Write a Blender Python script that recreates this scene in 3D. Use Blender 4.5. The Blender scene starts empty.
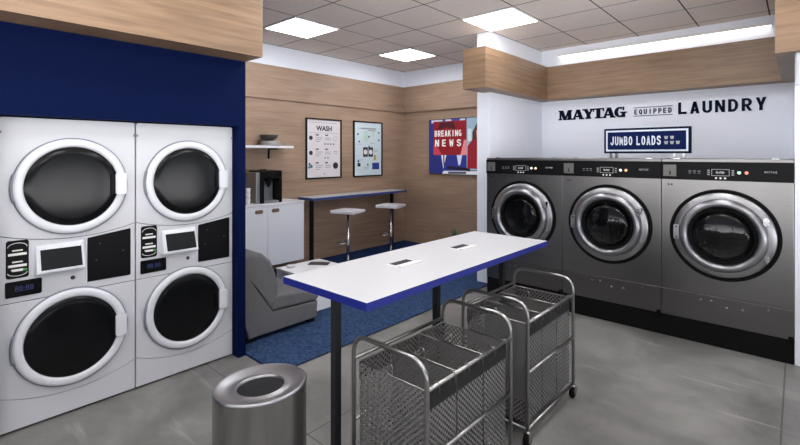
import bpy, bmesh, math, random
from mathutils import Vector, Matrix
random.seed(4)
C = bpy.context.scene
COL = C.collection
PI = math.pi

# ------------------------------------------------------------------ materials
def srgb(r, g, b):
    f = lambda c: (c/255/12.92) if c/255 <= .04045 else ((c/255+.055)/1.055)**2.4
    return (f(r), f(g), f(b), 1)

def new_mat(name):
    m = bpy.data.materials.new(name); m.use_nodes = True
    return m, m.node_tree.nodes, m.node_tree.links, m.node_tree.nodes['Principled BSDF']

def plain(name, col, rough=.5, metal=0., spec=.5, coat=0., noise=0., nscale=30):
    m, N, L, b = new_mat(name)
    c = srgb(*col)
    b.inputs['Base Color'].default_value = c
    b.inputs['Roughness'].default_value = rough
    b.inputs['Metallic'].default_value = metal
    b.inputs['Specular IOR Level'].default_value = spec
    b.inputs['Coat Weight'].default_value = coat
    b.inputs['Coat Roughness'].default_value = .08
    if noise:
        tc = N.new('ShaderNodeTexCoord'); n = N.new('ShaderNodeTexNoise')
        n.inputs['Scale'].default_value = nscale; n.inputs['Detail'].default_value = 4
        mx = N.new('ShaderNodeMix'); mx.data_type = 'RGBA'
        mx.inputs[6].default_value = tuple(min(1, v*(1-noise)) for v in c[:3])+(1,)
        mx.inputs[7].default_value = tuple(min(1, v*(1+noise)) for v in c[:3])+(1,)
        L.new(tc.outputs['Object'], n.inputs['Vector']); L.new(n.outputs['Fac'], mx.inputs[0])
        L.new(mx.outputs[2], b.inputs['Base Color'])
    return m

def emit(name, col, strength):
    m, N, L, b = new_mat(name)
    b.inputs['Base Color'].default_value = (0, 0, 0, 1)
    b.inputs['Emission Color'].default_value = srgb(*col)
    b.inputs['Emission Strength'].default_value = strength
    return m

def wood(name, dark, mid, light, rough=.45):
    m, N, L, b = new_mat(name)
    tc = N.new('ShaderNodeTexCoord')
    mp = N.new('ShaderNodeMapping'); mp.inputs['Scale'].default_value = (.9, .9, 16)
    L.new(tc.outputs['Object'], mp.inputs['Vector'])
    n = N.new('ShaderNodeTexNoise'); n.inputs['Scale'].default_value = 2.2
    n.inputs['Detail'].default_value = 8; n.inputs['Roughness'].default_value = .55; n.inputs['Distortion'].default_value = .3
    L.new(mp.outputs['Vector'], n.inputs['Vector'])
    r = N.new('ShaderNodeValToRGB')
    e = r.color_ramp.elements
    e[0].position = .28; e[0].color = srgb(*dark); e[1].position = .75; e[1].color = srgb(*light)
    k = e.new(.52); k.color = srgb(*mid)
    L.new(n.outputs['Fac'], r.inputs['Fac'])
    mp2 = N.new('ShaderNodeMapping'); mp2.inputs['Scale'].default_value = (.5, .5, 1.2)
    n2 = N.new('ShaderNodeTexNoise'); n2.inputs['Scale'].default_value = 2.0; n2.inputs['Detail'].default_value = 3
    L.new(tc.outputs['Object'], mp2.inputs['Vector']); L.new(mp2.outputs['Vector'], n2.inputs['Vector'])
    hv = N.new('ShaderNodeHueSaturation')
    mr = N.new('ShaderNodeMapRange'); mr.inputs[1].default_value = .3; mr.inputs[2].default_value = .7
    mr.inputs[3].default_value = .88; mr.inputs[4].default_value = 1.1
    L.new(n2.outputs['Fac'], mr.inputs[0]); L.new(mr.outputs[0], hv.inputs['Value'])
    L.new(r.outputs['Color'], hv.inputs['Color']); L.new(hv.outputs['Color'], b.inputs['Base Color'])
    b.inputs['Roughness'].default_value = rough
    bp = N.new('ShaderNodeBump'); bp.inputs['Strength'].default_value = .06
    L.new(n.outputs['Fac'], bp.inputs['Height']); L.new(bp.outputs['Normal'], b.inputs['Normal'])
    return m

def brushed(name, col, rough=.28, scale=(120, 120, 1.5), var=.12, metal=1.0, patch=.15):
    m, N, L, b = new_mat(name)
    c = srgb(*col)
    tc = N.new('ShaderNodeTexCoord'); mp = N.new('ShaderNodeMapping'); mp.inputs['Scale'].default_value = scale
    L.new(tc.outputs['Object'], mp.inputs['Vector'])
    n = N.new('ShaderNodeTexNoise'); n.inputs['Scale'].default_value = 1; n.inputs['Detail'].default_value = 3
    L.new(mp.outputs['Vector'], n.inputs['Vector'])
    mx = N.new('ShaderNodeMix'); mx.data_type = 'RGBA'
    mx.inputs[6].default_value = tuple(v*(1-var) for v in c[:3])+(1,)
    mx.inputs[7].default_value = tuple(min(1, v*(1+var)) for v in c[:3])+(1,)
    L.new(n.outputs['Fac'], mx.inputs[0]); L.new(mx.outputs[2], b.inputs['Base Color'])
    n2 = N.new('ShaderNodeTexNoise'); n2.inputs['Scale'].default_value = 1.6; n2.inputs['Detail'].default_value = 3
    L.new(tc.outputs['Object'], n2.inputs['Vector'])
    ad = N.new('ShaderNodeMath'); ad.operation = 'MULTIPLY_ADD'
    ad.inputs[1].default_value = patch; ad.inputs[2].default_value = rough-patch/2
    L.new(n2.outputs['Fac'], ad.inputs[0]); L.new(ad.outputs[0], b.inputs['Roughness'])
    b.inputs['Metallic'].default_value = metal
    bp = N.new('ShaderNodeBump'); bp.inputs['Strength'].default_value = .03
    L.new(n.outputs['Fac'], bp.inputs['Height']); L.new(bp.outputs['Normal'], b.inputs['Normal'])
    return m

def math_node(N, L, op, a, b_=None, c_=None):
    n = N.new('ShaderNodeMath'); n.operation = op
    for i, v in enumerate((a, b_, c_)):
        if v is None: continue
        if isinstance(v, (int, float)): n.inputs[i].default_value = v
        else: L.new(v, n.inputs[i])
    return n.outputs[0]

def grid_line(N, L, coord, origin, pitch, half):
    """1 on the seam lines coord = origin + k*pitch, 0 elsewhere"""
    t = math_node(N, L, 'SUBTRACT', coord, origin)
    t = math_node(N, L, 'DIVIDE', t, pitch)
    t = math_node(N, L, 'FRACT', math_node(N, L, 'ADD', t, .5))
    t = math_node(N, L, 'ABSOLUTE', math_node(N, L, 'SUBTRACT', t, .5))
    return math_node(N, L, 'LESS_THAN', t, half/pitch)

GX, GY, GP, HC = -5.055, 3.046, .6865, 3.305

def floor_mat():
    m, N, L, b = new_mat('polished concrete slabs')
    g = N.new('ShaderNodeNewGeometry'); sp = N.new('ShaderNodeSeparateXYZ')
    L.new(g.outputs['Position'], sp.inputs[0])
    n = N.new('ShaderNodeTexNoise'); n.inputs['Scale'].default_value = 1.5; n.inputs['Detail'].default_value = 9
    n.inputs['Roughness'].default_value = .62; n.inputs['Distortion'].default_value = .4
    L.new(g.outputs['Position'], n.inputs['Vector'])
    r = N.new('ShaderNodeValToRGB'); e = r.color_ramp.elements
    e[0].position = .3; e[0].color = srgb(88, 87, 85); e[1].position = .72; e[1].color = srgb(138, 137, 134)
    L.new(n.outputs['Fac'], r.inputs['Fac'])
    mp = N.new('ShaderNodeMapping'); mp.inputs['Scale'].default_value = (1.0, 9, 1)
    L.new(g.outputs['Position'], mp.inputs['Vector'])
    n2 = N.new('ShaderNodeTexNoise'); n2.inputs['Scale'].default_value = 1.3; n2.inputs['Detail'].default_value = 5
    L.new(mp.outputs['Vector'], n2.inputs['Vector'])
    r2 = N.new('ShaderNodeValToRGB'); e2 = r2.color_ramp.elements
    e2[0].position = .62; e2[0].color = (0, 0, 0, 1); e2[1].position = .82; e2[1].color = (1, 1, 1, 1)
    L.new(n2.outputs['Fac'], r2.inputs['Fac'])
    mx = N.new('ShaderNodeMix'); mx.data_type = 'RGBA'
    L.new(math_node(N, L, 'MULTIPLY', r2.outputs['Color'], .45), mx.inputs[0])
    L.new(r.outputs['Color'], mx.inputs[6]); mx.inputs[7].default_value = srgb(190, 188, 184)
    sx = grid_line(N, L, sp.outputs['X'], -.08, 2.14, .005)
    sy = grid_line(N, L, sp.outputs['Y'], 1.64, 4.28, .005)
    s = math_node(N, L, 'MAXIMUM', sx, sy)
    mx2 = N.new('ShaderNodeMix'); mx2.data_type = 'RGBA'
    L.new(math_node(N, L, 'MULTIPLY', s, .75), mx2.inputs[0]); L.new(mx.outputs[2], mx2.inputs[6]); mx2.inputs[7].default_value = srgb(60, 58, 55)
    L.new(mx2.outputs[2], b.inputs['Base Color'])
    rr = N.new('ShaderNodeMapRange'); rr.inputs[3].default_value = .34; rr.inputs[4].default_value = .52
    L.new(n.outputs['Fac'], rr.inputs[0]); L.new(rr.outputs[0], b.inputs['Roughness'])
    b.inputs['Specular IOR Level'].default_value = .4
    return m

def ceiling_mat():
    m, N, L, b = new_mat('lay-in ceiling tiles')
    g = N.new('ShaderNodeNewGeometry'); sp = N.new('ShaderNodeSeparateXYZ')
    L.new(g.outputs['Position'], sp.inputs[0])
    n = N.new('ShaderNodeTexNoise'); n.inputs['Scale'].default_value = 90; n.inputs['Detail'].default_value = 3
    L.new(g.outputs['Position'], n.inputs['Vector'])
    r = N.new('ShaderNodeValToRGB'); e = r.color_ramp.elements
    e[0].position = .3; e[0].color = srgb(226, 217, 210); e[1].position = .7; e[1].color = srgb(241, 232, 225)
    L.new(n.outputs['Fac'], r.inputs['Fac'])
    s = math_node(N, L, 'MAXIMUM', grid_line(N, L, sp.outputs['X'], GX, GP, .007), grid_line(N, L, sp.outputs['Y'], GY, GP, .007))
    mx = N.new('ShaderNodeMix'); mx.data_type = 'RGBA'
    L.new(s, mx.inputs[0]); L.new(r.outputs['Color'], mx.inputs[6]); mx.inputs[7].default_value = srgb(78, 72, 68)
    L.new(mx.outputs[2], b.inputs['Base Color']); b.inputs['Roughness'].default_value = .9
    b.inputs['Specular IOR Level'].default_value = .1
    return m

def carpet_mat(name, a, c, scale=260):
    m, N, L, b = new_mat(name)
    tc = N.new('ShaderNodeTexCoord')
    n = N.new('ShaderNodeTexNoise'); n.inputs['Scale'].default_value = scale; n.inputs['Detail'].default_value = 2
    n3 = N.new('ShaderNodeTexNoise'); n3.inputs['Scale'].default_value = 38; n3.inputs['Detail'].default_value = 5
    L.new(tc.outputs['Object'], n.inputs['Vector']); L.new(tc.outputs['Object'], n3.inputs['Vector'])
    f = math_node(N, L, 'ADD', math_node(N, L, 'MULTIPLY', n.outputs['Fac'], .35), math_node(N, L, 'MULTIPLY', n3.outputs['Fac'], .65))
    r = N.new('ShaderNodeValToRGB'); e = r.color_ramp.elements
    e[0].position = .36; e[0].color = srgb(*a); e[1].position = .64; e[1].color = srgb(*c)
    L.new(f, r.inputs['Fac']); L.new(r.outputs['Color'], b.inputs['Base Color'])
    b.inputs['Roughness'].default_value = .95; b.inputs['Specular IOR Level'].default_value = .1
    bp = N.new('ShaderNodeBump'); bp.inputs['Strength'].default_value = .35; bp.inputs['Distance'].default_value = .004
    L.new(n.outputs['Fac'], bp.inputs['Height']); L.new(bp.outputs['Normal'], b.inputs['Normal'])
    return m

def perforated():
    m, N, L, b = new_mat('perforated dark steel sheet')
    b.inputs['Base Color'].default_value = srgb(122, 121, 120); b.inputs['Metallic'].default_value = .2
    b.inputs['Roughness'].default_value = .45
    tc = N.new('ShaderNodeTexCoord'); sp = N.new('ShaderNodeSeparateXYZ'); L.new(tc.outputs['Object'], sp.inputs[0])
    P_ = .028
    u = math_node(N, L, 'DIVIDE', math_node(N, L, 'ADD', sp.outputs['X'], sp.outputs['Y']), P_)
    v = math_node(N, L, 'DIVIDE', sp.outputs['Z'], P_)
    def cell(off):
        a = math_node(N, L, 'SUBTRACT', math_node(N, L, 'FRACT', math_node(N, L, 'ADD', u, off)), .5)
        c = math_node(N, L, 'SUBTRACT', math_node(N, L, 'FRACT', math_node(N, L, 'ADD', v, off)), .5)
        d = math_node(N, L, 'ADD', math_node(N, L, 'MULTIPLY', a, a), math_node(N, L, 'MULTIPLY', c, c))
        return math_node(N, L, 'LESS_THAN', d, .235**2)
    h = math_node(N, L, 'MAXIMUM', cell(0), cell(.5))
    L.new(math_node(N, L, 'SUBTRACT', 1, h), b.inputs['Alpha'])
    return m

def glass_mat(name, tint, mixf=.55, rough=.05):
    m, N, L, b = new_mat(name)
    b.inputs['Base Color'].default_value = srgb(*tint); b.inputs['Roughness'].default_value = rough
    b.inputs['Specular IOR Level'].default_value = .6
    b.inputs['Alpha'].default_value = mixf
    return m

M = dict(
    white_wall=plain('painted white wall', (234, 238, 248), .75, noise=.02),
    off_wall=plain('painted off-white wall', (150, 150, 155), .8),
    blue_wall=plain('deep navy painted wall', (0, 14, 54), .7, spec=.08),
    wood=wood('light oak laminate', (112, 87, 66), (132, 105, 80), (145, 118, 93)),
    wood_wall=wood('oak wall panelling', (146, 121, 101), (162, 136, 115), (174, 149, 128)),
    floor=floor_mat(), ceiling=ceiling_mat(),
    rug=carpet_mat('blue loop carpet', (30, 46, 75), (60, 82, 116)),
    navy_carpet=carpet_mat('navy carpet', (12, 26, 56), (30, 54, 98)),
    panel_light=emit('ceiling panel diffuser', (250, 251, 255), 15),
    strip_light=emit('linear light diffuser', (255, 250, 245), 4.2),
    white_trim=plain('white metal trim', (225, 225, 225), .4),
    enamel=plain('white enamel', (200, 201, 206), .34, spec=.4, coat=.1),
    enamel_door=plain('white gloss plastic', (212, 214, 219), .26, spec=.5),
    grey_plastic=plain('mid grey plastic', (120, 124, 136), .35),
    seam=plain('dark gap', (48, 50, 60), .7),
    black_gloss=plain('black gloss glass', (15, 16, 18), .16, spec=.22),
    black_panel=plain('black satin panel', (14, 13, 15), .4, spec=.12, noise=.3, nscale=60),
    leg_black=plain('charcoal powder coat', (40, 40, 43), .5, spec=.2),
    black_matte=plain('black powder coat', (20, 20, 22), .5, spec=.15),
    kick_black=plain('black plinth', (20, 20, 21), .6, spec=.06),
    lcd=plain('dark screen', (26, 28, 29), .35, spec=.1),
    led_blue=emit('blue digits', (70, 85, 165), .25),
    white_print=plain('white print', (225, 225, 222), .6),
    grey_print=plain('grey print', (150, 152, 156), .6),
    green_print=plain('green print', (60, 150, 70), .6),
    dark_print=plain('dark print', (28, 32, 42), .6),
    teal_print=plain('teal print', (30, 105, 120), .6),
    blue_print=plain('blue print', (28, 62, 140), .6),
    pale_green_print=plain('pale green print', (188, 218, 204), .6),
    gold_print=plain('gold print', (190, 160, 90), .6),
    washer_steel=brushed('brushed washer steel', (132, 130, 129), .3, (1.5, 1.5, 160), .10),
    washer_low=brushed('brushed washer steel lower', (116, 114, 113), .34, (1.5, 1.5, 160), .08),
    steel=brushed('satin stainless steel', (160, 159, 157), .2, (140, 140, 2), .12),
    chrome=plain('polished chrome', (205, 205, 206), .14, 1.0),
    ring=plain('cast door ring', (160, 160, 163), .33, 1.0),
    torus=plain('satin door ring', (150, 150, 154), .3, .9),
    tube=plain('chromed tube', (166, 165, 163), .28, 1.0),
    plate=plain('grey steel plate', (112, 111, 109), .5, .7),
    rubber=plain('black rubber', (10, 10, 11), .7, spec=.12),
    drum=brushed('drum steel', (90, 90, 92), .35, (30, 30, 30), .5),
    door_glass=glass_mat('tinted door glass', (10, 10, 12), .55),
    perf=perforated(),
    dark_sheet=plain('dark steel sheet', (52, 51, 50), .5, .4, spec=.2),
    table_white=plain('white laminate', (190, 191, 194), .38),
    edge_blue=plain('blue edge banding', (16, 30, 118), .4),
    pale_blue_edge=plain('blue shelf edging', (44, 66, 128), .5),
    grey_fabric=plain('grey woven fabric', (106, 106, 108), .98, spec=.03, noise=.28, nscale=70),
    gloss_white=plain('white gloss lacquer', (236, 236, 240), .25, coat=.3),
    cab_white=plain('white cabinet', (232, 235, 242), .4),
    brown=plain('brown leather pull', (120, 98, 82), .6),
    poster_white=plain('poster paper', (222, 216, 220), .7),
    poster_blue=plain('pale blue poster paper', (206, 222, 228), .7),
    ceramic=plain('white ceramic', (214, 214, 214), .3),
    dark_bowl=plain('dark bowl', (52, 48, 48), .5),
    navy=plain('navy acrylic', (3, 12, 40), .6, spec=.1),
    sign_blue=plain('sign face blue', (3, 22, 66), .6, spec=.1),
    sign_white=plain('sign border', (200, 208, 222), .5),
    silver=brushed('silver plastic', (150, 152, 155), .35, metal=.7),
    leaf=plain('green leaf', (44, 92, 40), .6, noise=.3, nscale=20),
    pot=plain('grey pot', (70, 70, 72), .6),
    soil=plain('soil', (40, 30, 22), .95),
    magazine=plain('dark magazine cover', (52, 50, 52), .4),
    wbox=plain('light grey box', (196, 198, 204), .5),
)

# ------------------------------------------------------------------ mesh helpers
def BM(): return bmesh.new()

def box(bm, x0, x1, y0, y1, z0, z1, bev=0., seg=2):
    v = [bm.verts.new((x, y, z)) for x in (x0, x1) for y in (y0, y1) for z in (z0, z1)]
    F = [(0, 1, 3, 2), (4, 6, 7, 5), (0, 4, 5, 1), (2, 3, 7, 6), (0, 2, 6, 4), (1, 5, 7, 3)]
    fs = [bm.faces.new([v[i] for i in f]) for f in F]
    if bev:
        es = list({e for f in fs for e in f.edges})
        bmesh.ops.bevel(bm, geom=es, offset=bev, segments=seg, affect='EDGES', profile=.5)
    return bm

def prism(bm, pts, y0, y1, axis='y', bev=0.):
    """closed outline in (a, b) extruded along an axis: y -> (a,y,b); x -> (x,a,b); z -> (a,b,z)"""
    def P(a, b, t): return {'y': (a, t, b), 'x': (t, a, b), 'z': (a, b, t)}[axis]
    A = [bm.verts.new(P(a, b, y0)) for a, b in pts]; B = [bm.verts.new(P(a, b, y1)) for a, b in pts]
    fs = [bm.faces.new(A), bm.faces.new(B[::-1])]
    n = len(pts)
    for i in range(n):
        fs.append(bm.faces.new([A[i], B[i], B[(i+1) % n], A[(i+1) % n]]))
    if bev:
        es = list(set(fs[0].edges) | set(fs[1].edges))
        bmesh.ops.bevel(bm, geom=es, offset=bev, segments=2, affect='EDGES', profile=.5)
    return bm

def rrect(cx, cz, w, h, r, n=5):
    out = []
    for qx, qz, a0 in ((1, 1, 0), (-1, 1, 90), (-1, -1, 180), (1, -1, 270)):
        for k in range(n+1):
            a = math.radians(a0+90*k/n)
            out.append((cx+qx*(w/2-r)+r*math.cos(a), cz+qz*(h/2-r)+r*math.sin(a)))
    return out

def lathe(bm, prof, origin, axis='z', seg=48, cap=True, smooth=True):
    """prof: (radius, height) pairs along the axis ('-y' turns height towards the viewer of a -y front)"""
    ox, oy, oz = origin
    rings = []
    for r, h in prof:
        row = []
        for k in range(seg):
            a = 2*PI*k/seg
            c, s = r*math.cos(a), r*math.sin(a)
            if axis == 'z': p = (ox+c, oy+s, oz+h)
            elif axis == '-y': p = (ox+c, oy-h, oz+s)
            else: p = (ox+h, oy+c, oz+s)
            row.append(bm.verts.new(p))
        rings.append(row)
    for a, b in zip(rings, rings[1:]):
        for k in range(seg):
            f = bm.faces.new([a[k], a[(k+1) % seg], b[(k+1) % seg], b[k]]); f.smooth = smooth
    if cap:
        for row in (rings[0], rings[-1]):
            try: bm.faces.new(row)
            except ValueError: pass
    return bm

def tube(bm, pts, r, seg=10, closed=False):
    pts = [Vector(p) for p in pts]
    n = len(pts); rows = []
    up = None
    for i, p in enumerate(pts):
        a = pts[i-1] if (i > 0 or closed) else p
        b = pts[(i+1) % n] if (i < n-1 or closed) else p
        t = (b-a).normalized()
        if up is None:
            up = Vector((0, 0, 1)) if abs(t.z) < .9 else Vector((1, 0, 0))
        up = (up-t*up.dot(t))
        if up.length < 1e-4: up = t.orthogonal()
        up.normalize(); s = t.cross(up)
        rows.append([bm.verts.new(p+r*(math.cos(2*PI*k/seg)*up+math.sin(2*PI*k/seg)*s)) for k in range(seg)])
    pairs = list(zip(rows, rows[1:]))+([(rows[-1], rows[0])] if closed else [])
    for a, b in pairs:
        for k in range(seg):
            f = bm.faces.new([a[k], a[(k+1) % seg], b[(k+1) % seg], b[k]]); f.smooth = True
    if not closed:
        bm.faces.new(rows[0][::-1]); bm.faces.new(rows[-1])
    return bm

def bend(pts, r, n=6):
    """polyline with its inner corners rounded"""
    pts = [Vector(p) for p in pts]; out = [pts[0]]
    for a, b, c in zip(pts, pts[1:], pts[2:]):
        u = (a-b).normalized(); w = (c-b).normalized()
        rr = min(r, (a-b).length*.49, (c-b).length*.49)
        p0, p1 = b+u*rr, b+w*rr
        for k in range(n+1):
            t = k/n
            out.append((1-t)**2*p0+2*t*(1-t)*b+t*t*p1)
    out.append(pts[-1]); return out

def obj(name, bm, mat, parent=None, label=None, smooth=None):
    bmesh.ops.recalc_face_normals(bm, faces=bm.faces[:])
    me = bpy.data.meshes.new(name); bm.to_mesh(me); bm.free()
    me.materials.append(mat)
    o = bpy.data.objects.new(name, me); COL.objects.link(o)
    if parent: o.parent = parent
    if label: o['label'] = label
    return o

def tag(o, label, cat, group=None):
    o['label'] = label; o['category'] = cat
    if group: o['group'] = group
    return o

def thing(name, label, cat, loc=(0, 0, 0), rz=0, group=None):
    o = bpy.data.objects.new(name, None); COL.objects.link(o)
    o.empty_display_size = .1
    o.location = loc; o.rotation_euler = (0, 0, rz)
    return tag(o, label, cat, group)

def struct(name, bm, mat, parent=None):
    o = obj(name, bm, mat, parent)
    if not parent: o['kind'] = 'structure'
    return o

def dup(root, loc, label, rz=None):
    def cp(o, par):
        c = o.copy(); COL.objects.link(c); c.parent = par
        for ch in [x for x in o.children]: cp(ch, c)
        return c
    r = cp(root, None); r.location = loc
    if rz is not None: r.rotation_euler = (0, 0, rz)
    r['label'] = label
    return r

# text laid in the local XZ plane, front towards -y; fitted to a box
def text_bm(bm, s, x0, x1, z0, z1, y, depth=.004, fat=.02, space=1.0):
    cu = bpy.data.curves.new('lettering_curve', 'FONT'); cu.body = s; cu.size = 1; cu.offset = fat
    cu.space_character = space; cu.resolution_u = 3
    o = bpy.data.objects.new('lettering_curve', cu); COL.objects.link(o)
    bpy.context.view_layer.update()
    me = bpy.data.meshes.new_from_object(o.evaluated_get(bpy.context.evaluated_depsgraph_get()))
    bpy.data.objects.remove(o); bpy.data.curves.remove(cu)
    xs = [v.co.x for v in me.vertices]; ys = [v.co.y for v in me.vertices]
    ax, bx, ay, by = min(xs), max(xs), min(ys), max(ys)
    t = bmesh.new(); t.from_mesh(me); bpy.data.meshes.remove(me)
    for v in t.verts:
        v.co = Vector((x0+(v.co.x-ax)/(bx-ax)*(x1-x0), y, z0+(v.co.y-ay)/(by-ay)*(z1-z0)))
    r = bmesh.ops.extrude_face_region(t, geom=t.faces[:])
    for v in [g for g in r['geom'] if isinstance(g, bmesh.types.BMVert)]: v.co.y -= depth
    tmp = bpy.data.meshes.new('t'); t.to_mesh(tmp); t.free()
    bm.from_mesh(tmp); bpy.data.meshes.remove(tmp)
    return bm

def slab_word(bm, word, x0, x1, z0, z1, y, depth=.012):
    """bold slab-serif capitals drawn from straight strokes"""
    def bar(a, b, c, d): return [(a, c), (b, c), (b, d), (a, d)]
    def dg(xa, xb, w): return [(xa-w/2, 0), (xa+w/2, 0), (xb+w/2, 1), (xb-w/2, 1)]   # bottom xa to top xb
    S = .14
    arc = []
    for k in range(17):
        a = math.radians(48+264*k/16); arc.append((.5+.46*math.cos(a), .5+.5*math.sin(a)))
    inn = []
    for k in range(17):
        a = math.radians(52+256*k/16); inn.append((.5+.15*math.cos(a), .5+.34*math.sin(a)))
    G = {
        'M': (1.28, [bar(.09, .25, 0, 1), bar(.88, 1.21, 0, 1), dg(.62, .27, .33), dg(.62, .98, .16),
                     bar(0, .32, 0, S), bar(.82, 1.28, 0, S), bar(0, .34, 1-S, 1), bar(.9, 1.28, 1-S, 1)]),
        'A': (1.1, [dg(.16, .5, .16), dg(.86, .55, .34), bar(.28, .78, .22, .38), bar(0, .34, 0, S), bar(.66, 1.1, 0, S)]),
        'Y': (1.06, [bar(.37, .70, 0, .5), [(.37, .42), (.70, .42), (.42, 1), (.08, 1)], [(.52, .42), (.70, .42), (.94, 1), (.78, 1)],
                     bar(.28, .78, 0, S), bar(0, .46, 1-S, 1), bar(.66, 1.06, 1-S, 1)]),
        'T': (.98, [bar(.32, .66, 0, 1), bar(.20, .78, 0, S), bar(0, .98, 1-S, 1), bar(0, .11, .68, 1), bar(.87, .98, .68, 1)]),
        'G': (1.04, [None, bar(.66, .93, 0, .42), bar(.54, 1.04, .38, .38+S), bar(.74, .85, .66, 1)]),
    }
    adv = []; t = 0
    for ch in word:
        adv.append(t); t += G[ch][0]-(.14 if ch in 'AYT' else .0)
    tot = adv[-1]+G[word[-1]][0]
    sx = (x1-x0)/tot; sz = z1-z0
    for ch, a in zip(word, adv):
        for p in G[ch][1]:
            if p is None:
                for i in range(16):
                    q = [arc[i], arc[i+1], inn[i+1], inn[i]]
                    prism(bm, [(x0+(a+u)*sx, z0+v*sz) for u, v in q], y, y-depth)
            else: prism(bm, [(x0+(a+u)*sx, z0+v*sz) for u, v in p], y, y-depth)
    return bm

def block_word(bm, word, x0, x1, z0, z1, y, depth=.012, gap=.30):
    """heavy sans-serif capitals drawn from straight and curved strokes"""
    def bar(a, b, c, d): return [(a, c), (b, c), (b, d), (a, d)]
    def band(cx, cz, ro, ri, a0, a1, n=10):
        A = [math.radians(a0+(a1-a0)*k/n) for k in range(n+1)]
        o = [(cx+ro[0]*math.cos(a), cz+ro[1]*math.sin(a)) for a in A]; i_ = [(cx+ri[0]*math.cos(a), cz+ri[1]*math.sin(a)) for a in A]
        return [[o[k], o[k+1], i_[k+1], i_[k]] for k in range(n)]
    G = {
        'L': [bar(0, .32, 0, 1), bar(.3, .92, 0, .20)],
        'A': [[(0, 0), (.32, 0), (.64, 1), (.34, 1)], [(.68, 0), (1, 0), (.66, 1), (.36, 1)], bar(.22, .78, .20, .36)],
        'U': [bar(0, .32, .32, 1), bar(.68, 1, .32, 1)]+band(.5, .33, (.5, .33), (.18, .13), 180, 360),
        'N': [bar(0, .30, 0, 1), bar(.70, 1, 0, 1), [(0, 1), (.33, 1), (1, 0), (.67, 0)]],
        'D': [bar(0, .32, 0, 1), bar(.3, .45, 0, .19), bar(.3, .45, .81, 1)]+band(.45, .5, (.53, .5), (.22, .31), -90, 90),
        'R': [bar(0, .32, 0, 1), bar(.3, .52, .83, 1), bar(.3, .52, .36, .53), [(.36, .40), (.68, .40), (1, 0), (.66, 0)]]+band(.5, .68, (.47, .32), (.16, .15), -90, 90),
        'E': [bar(0, .32, 0, 1), bar(.3, .9, 0, .18), bar(.3, .84, .41, .58), bar(.3, .9, .82, 1)],
        'B': [bar(0, .32, 0, 1), bar(.3, .5, .84, 1), bar(.3, .5, .43, .60), bar(.3, .5, 0, .17)]+band(.5, .735, (.42, .265), (.13, .105), -90, 90)+band(.5, .29, (.48, .29), (.17, .12), -90, 90),
        'O': band(.5, .5, (.5, .5), (.18, .32), 0, 360, 20),
        'Q': band(.5, .5, (.5, .5), (.18, .32), 0, 360, 20)+[[(.5, .22), (.66, .30), (1, -.06), (.8, -.12)]],
        'S': band(.5, .72, (.48, .28), (.17, .11), 0, 270, 14)+band(.5, .285, (.49, .285), (.18, .12), -180, 90, 14),
        'G': band(.5, .5, (.5, .5), (.18, .32), 45, 330, 18)+[bar(.66, .96, .05, .5), bar(.52, .96, .36, .52)],
        'J': [bar(.62, .94, .33, 1)]+band(.47, .33, (.47, .33), (.15, .14), 180, 360),
        'M': [bar(0, .26, 0, 1), bar(.74, 1, 0, 1), [(0, 1), (.3, 1), (.62, .2), (.38, .2)], [(1, 1), (.7, 1), (.38, .2), (.62, .2)]],
        'P': [bar(0, .32, 0, 1), bar(.3, .52, .83, 1), bar(.3, .52, .36, .53)]+band(.5, .68, (.47, .32), (.16, .15), -90, 90),
        'I': [bar(.34, .66, 0, 1)],
        'K': [bar(0, .32, 0, 1), [(.28, .33), (.28, .62), (.66, 1), (1, 1)], [(.36, .5), (.6, .68), (1, 0), (.66, 0)]],
        'W': [[(0, 1), (.26, 1), (.38, 0), (.16, 0)], [(.16, 0), (.38, 0), (.58, .85), (.42, .85)], [(.42, .85), (.58, .85), (.84, 0), (.62, 0)], [(.62, 0), (.84, 0), (1, 1), (.74, 1)]],
        ' ': [],
        'Y': [bar(.34, .66, 0, .45), [(.34, .38), (.62, .38), (.34, 1), (0, 1)], [(.38, .38), (.66, .38), (1, 1), (.66, 1)]],
    }
    n = len(word); cw = (x1-x0)/(n+gap*(n-1))
    for k, ch in enumerate(word):
        ox = x0+k*cw*(1+gap)
        for p in G[ch]: prism(bm, [(ox+u*cw, z0+v*(z1-z0)) for u, v in p], y, y-depth)
    return bm

# ------------------------------------------------------------------ the setting
XL, YT, YW = -5.78, 6.58, 6.69          # seating room left wall, its far wall, laundry back wall
HB, HT = 2.51, 3.0
b = BM(); box(b, XL-.1, 2.6, -3.1, YW+.1, -.1, 0); struct('floor', b, M['floor'])
b = BM(); box(b, XL-.1, 2.6, -3.1, YW+.1, HC, HC+.1); struct('ceiling', b, M['ceiling'])
b = BM(); box(b, XL-.1, XL, 1.935, YT+.1, 0, HT); struct('wall_left', b, M['wood_wall'])
b = BM(); box(b, XL-.1, XL, 1.935, YT+.1, HT, HC); struct('wall_left_top', b, M['white_wall'])
b = BM(); box(b, XL, -3.2, YT, YT+.1, 0, HT); struct('wall_far', b, M['wood_wall'])
b = BM(); box(b, XL, -3.2, YT, YT+.1, HT, HC); struct('wall_far_top', b, M['white_wall'])
b = BM(); box(b, XL, XL+.03, 1.935, YT, HB, HT); struct('trim_1', b, M['wood_wall'])
b = BM(); box(b, XL+.03, -3.2, YT-.05, YT, HB, HT); struct('trim_2', b, M['wood_wall'])
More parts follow.
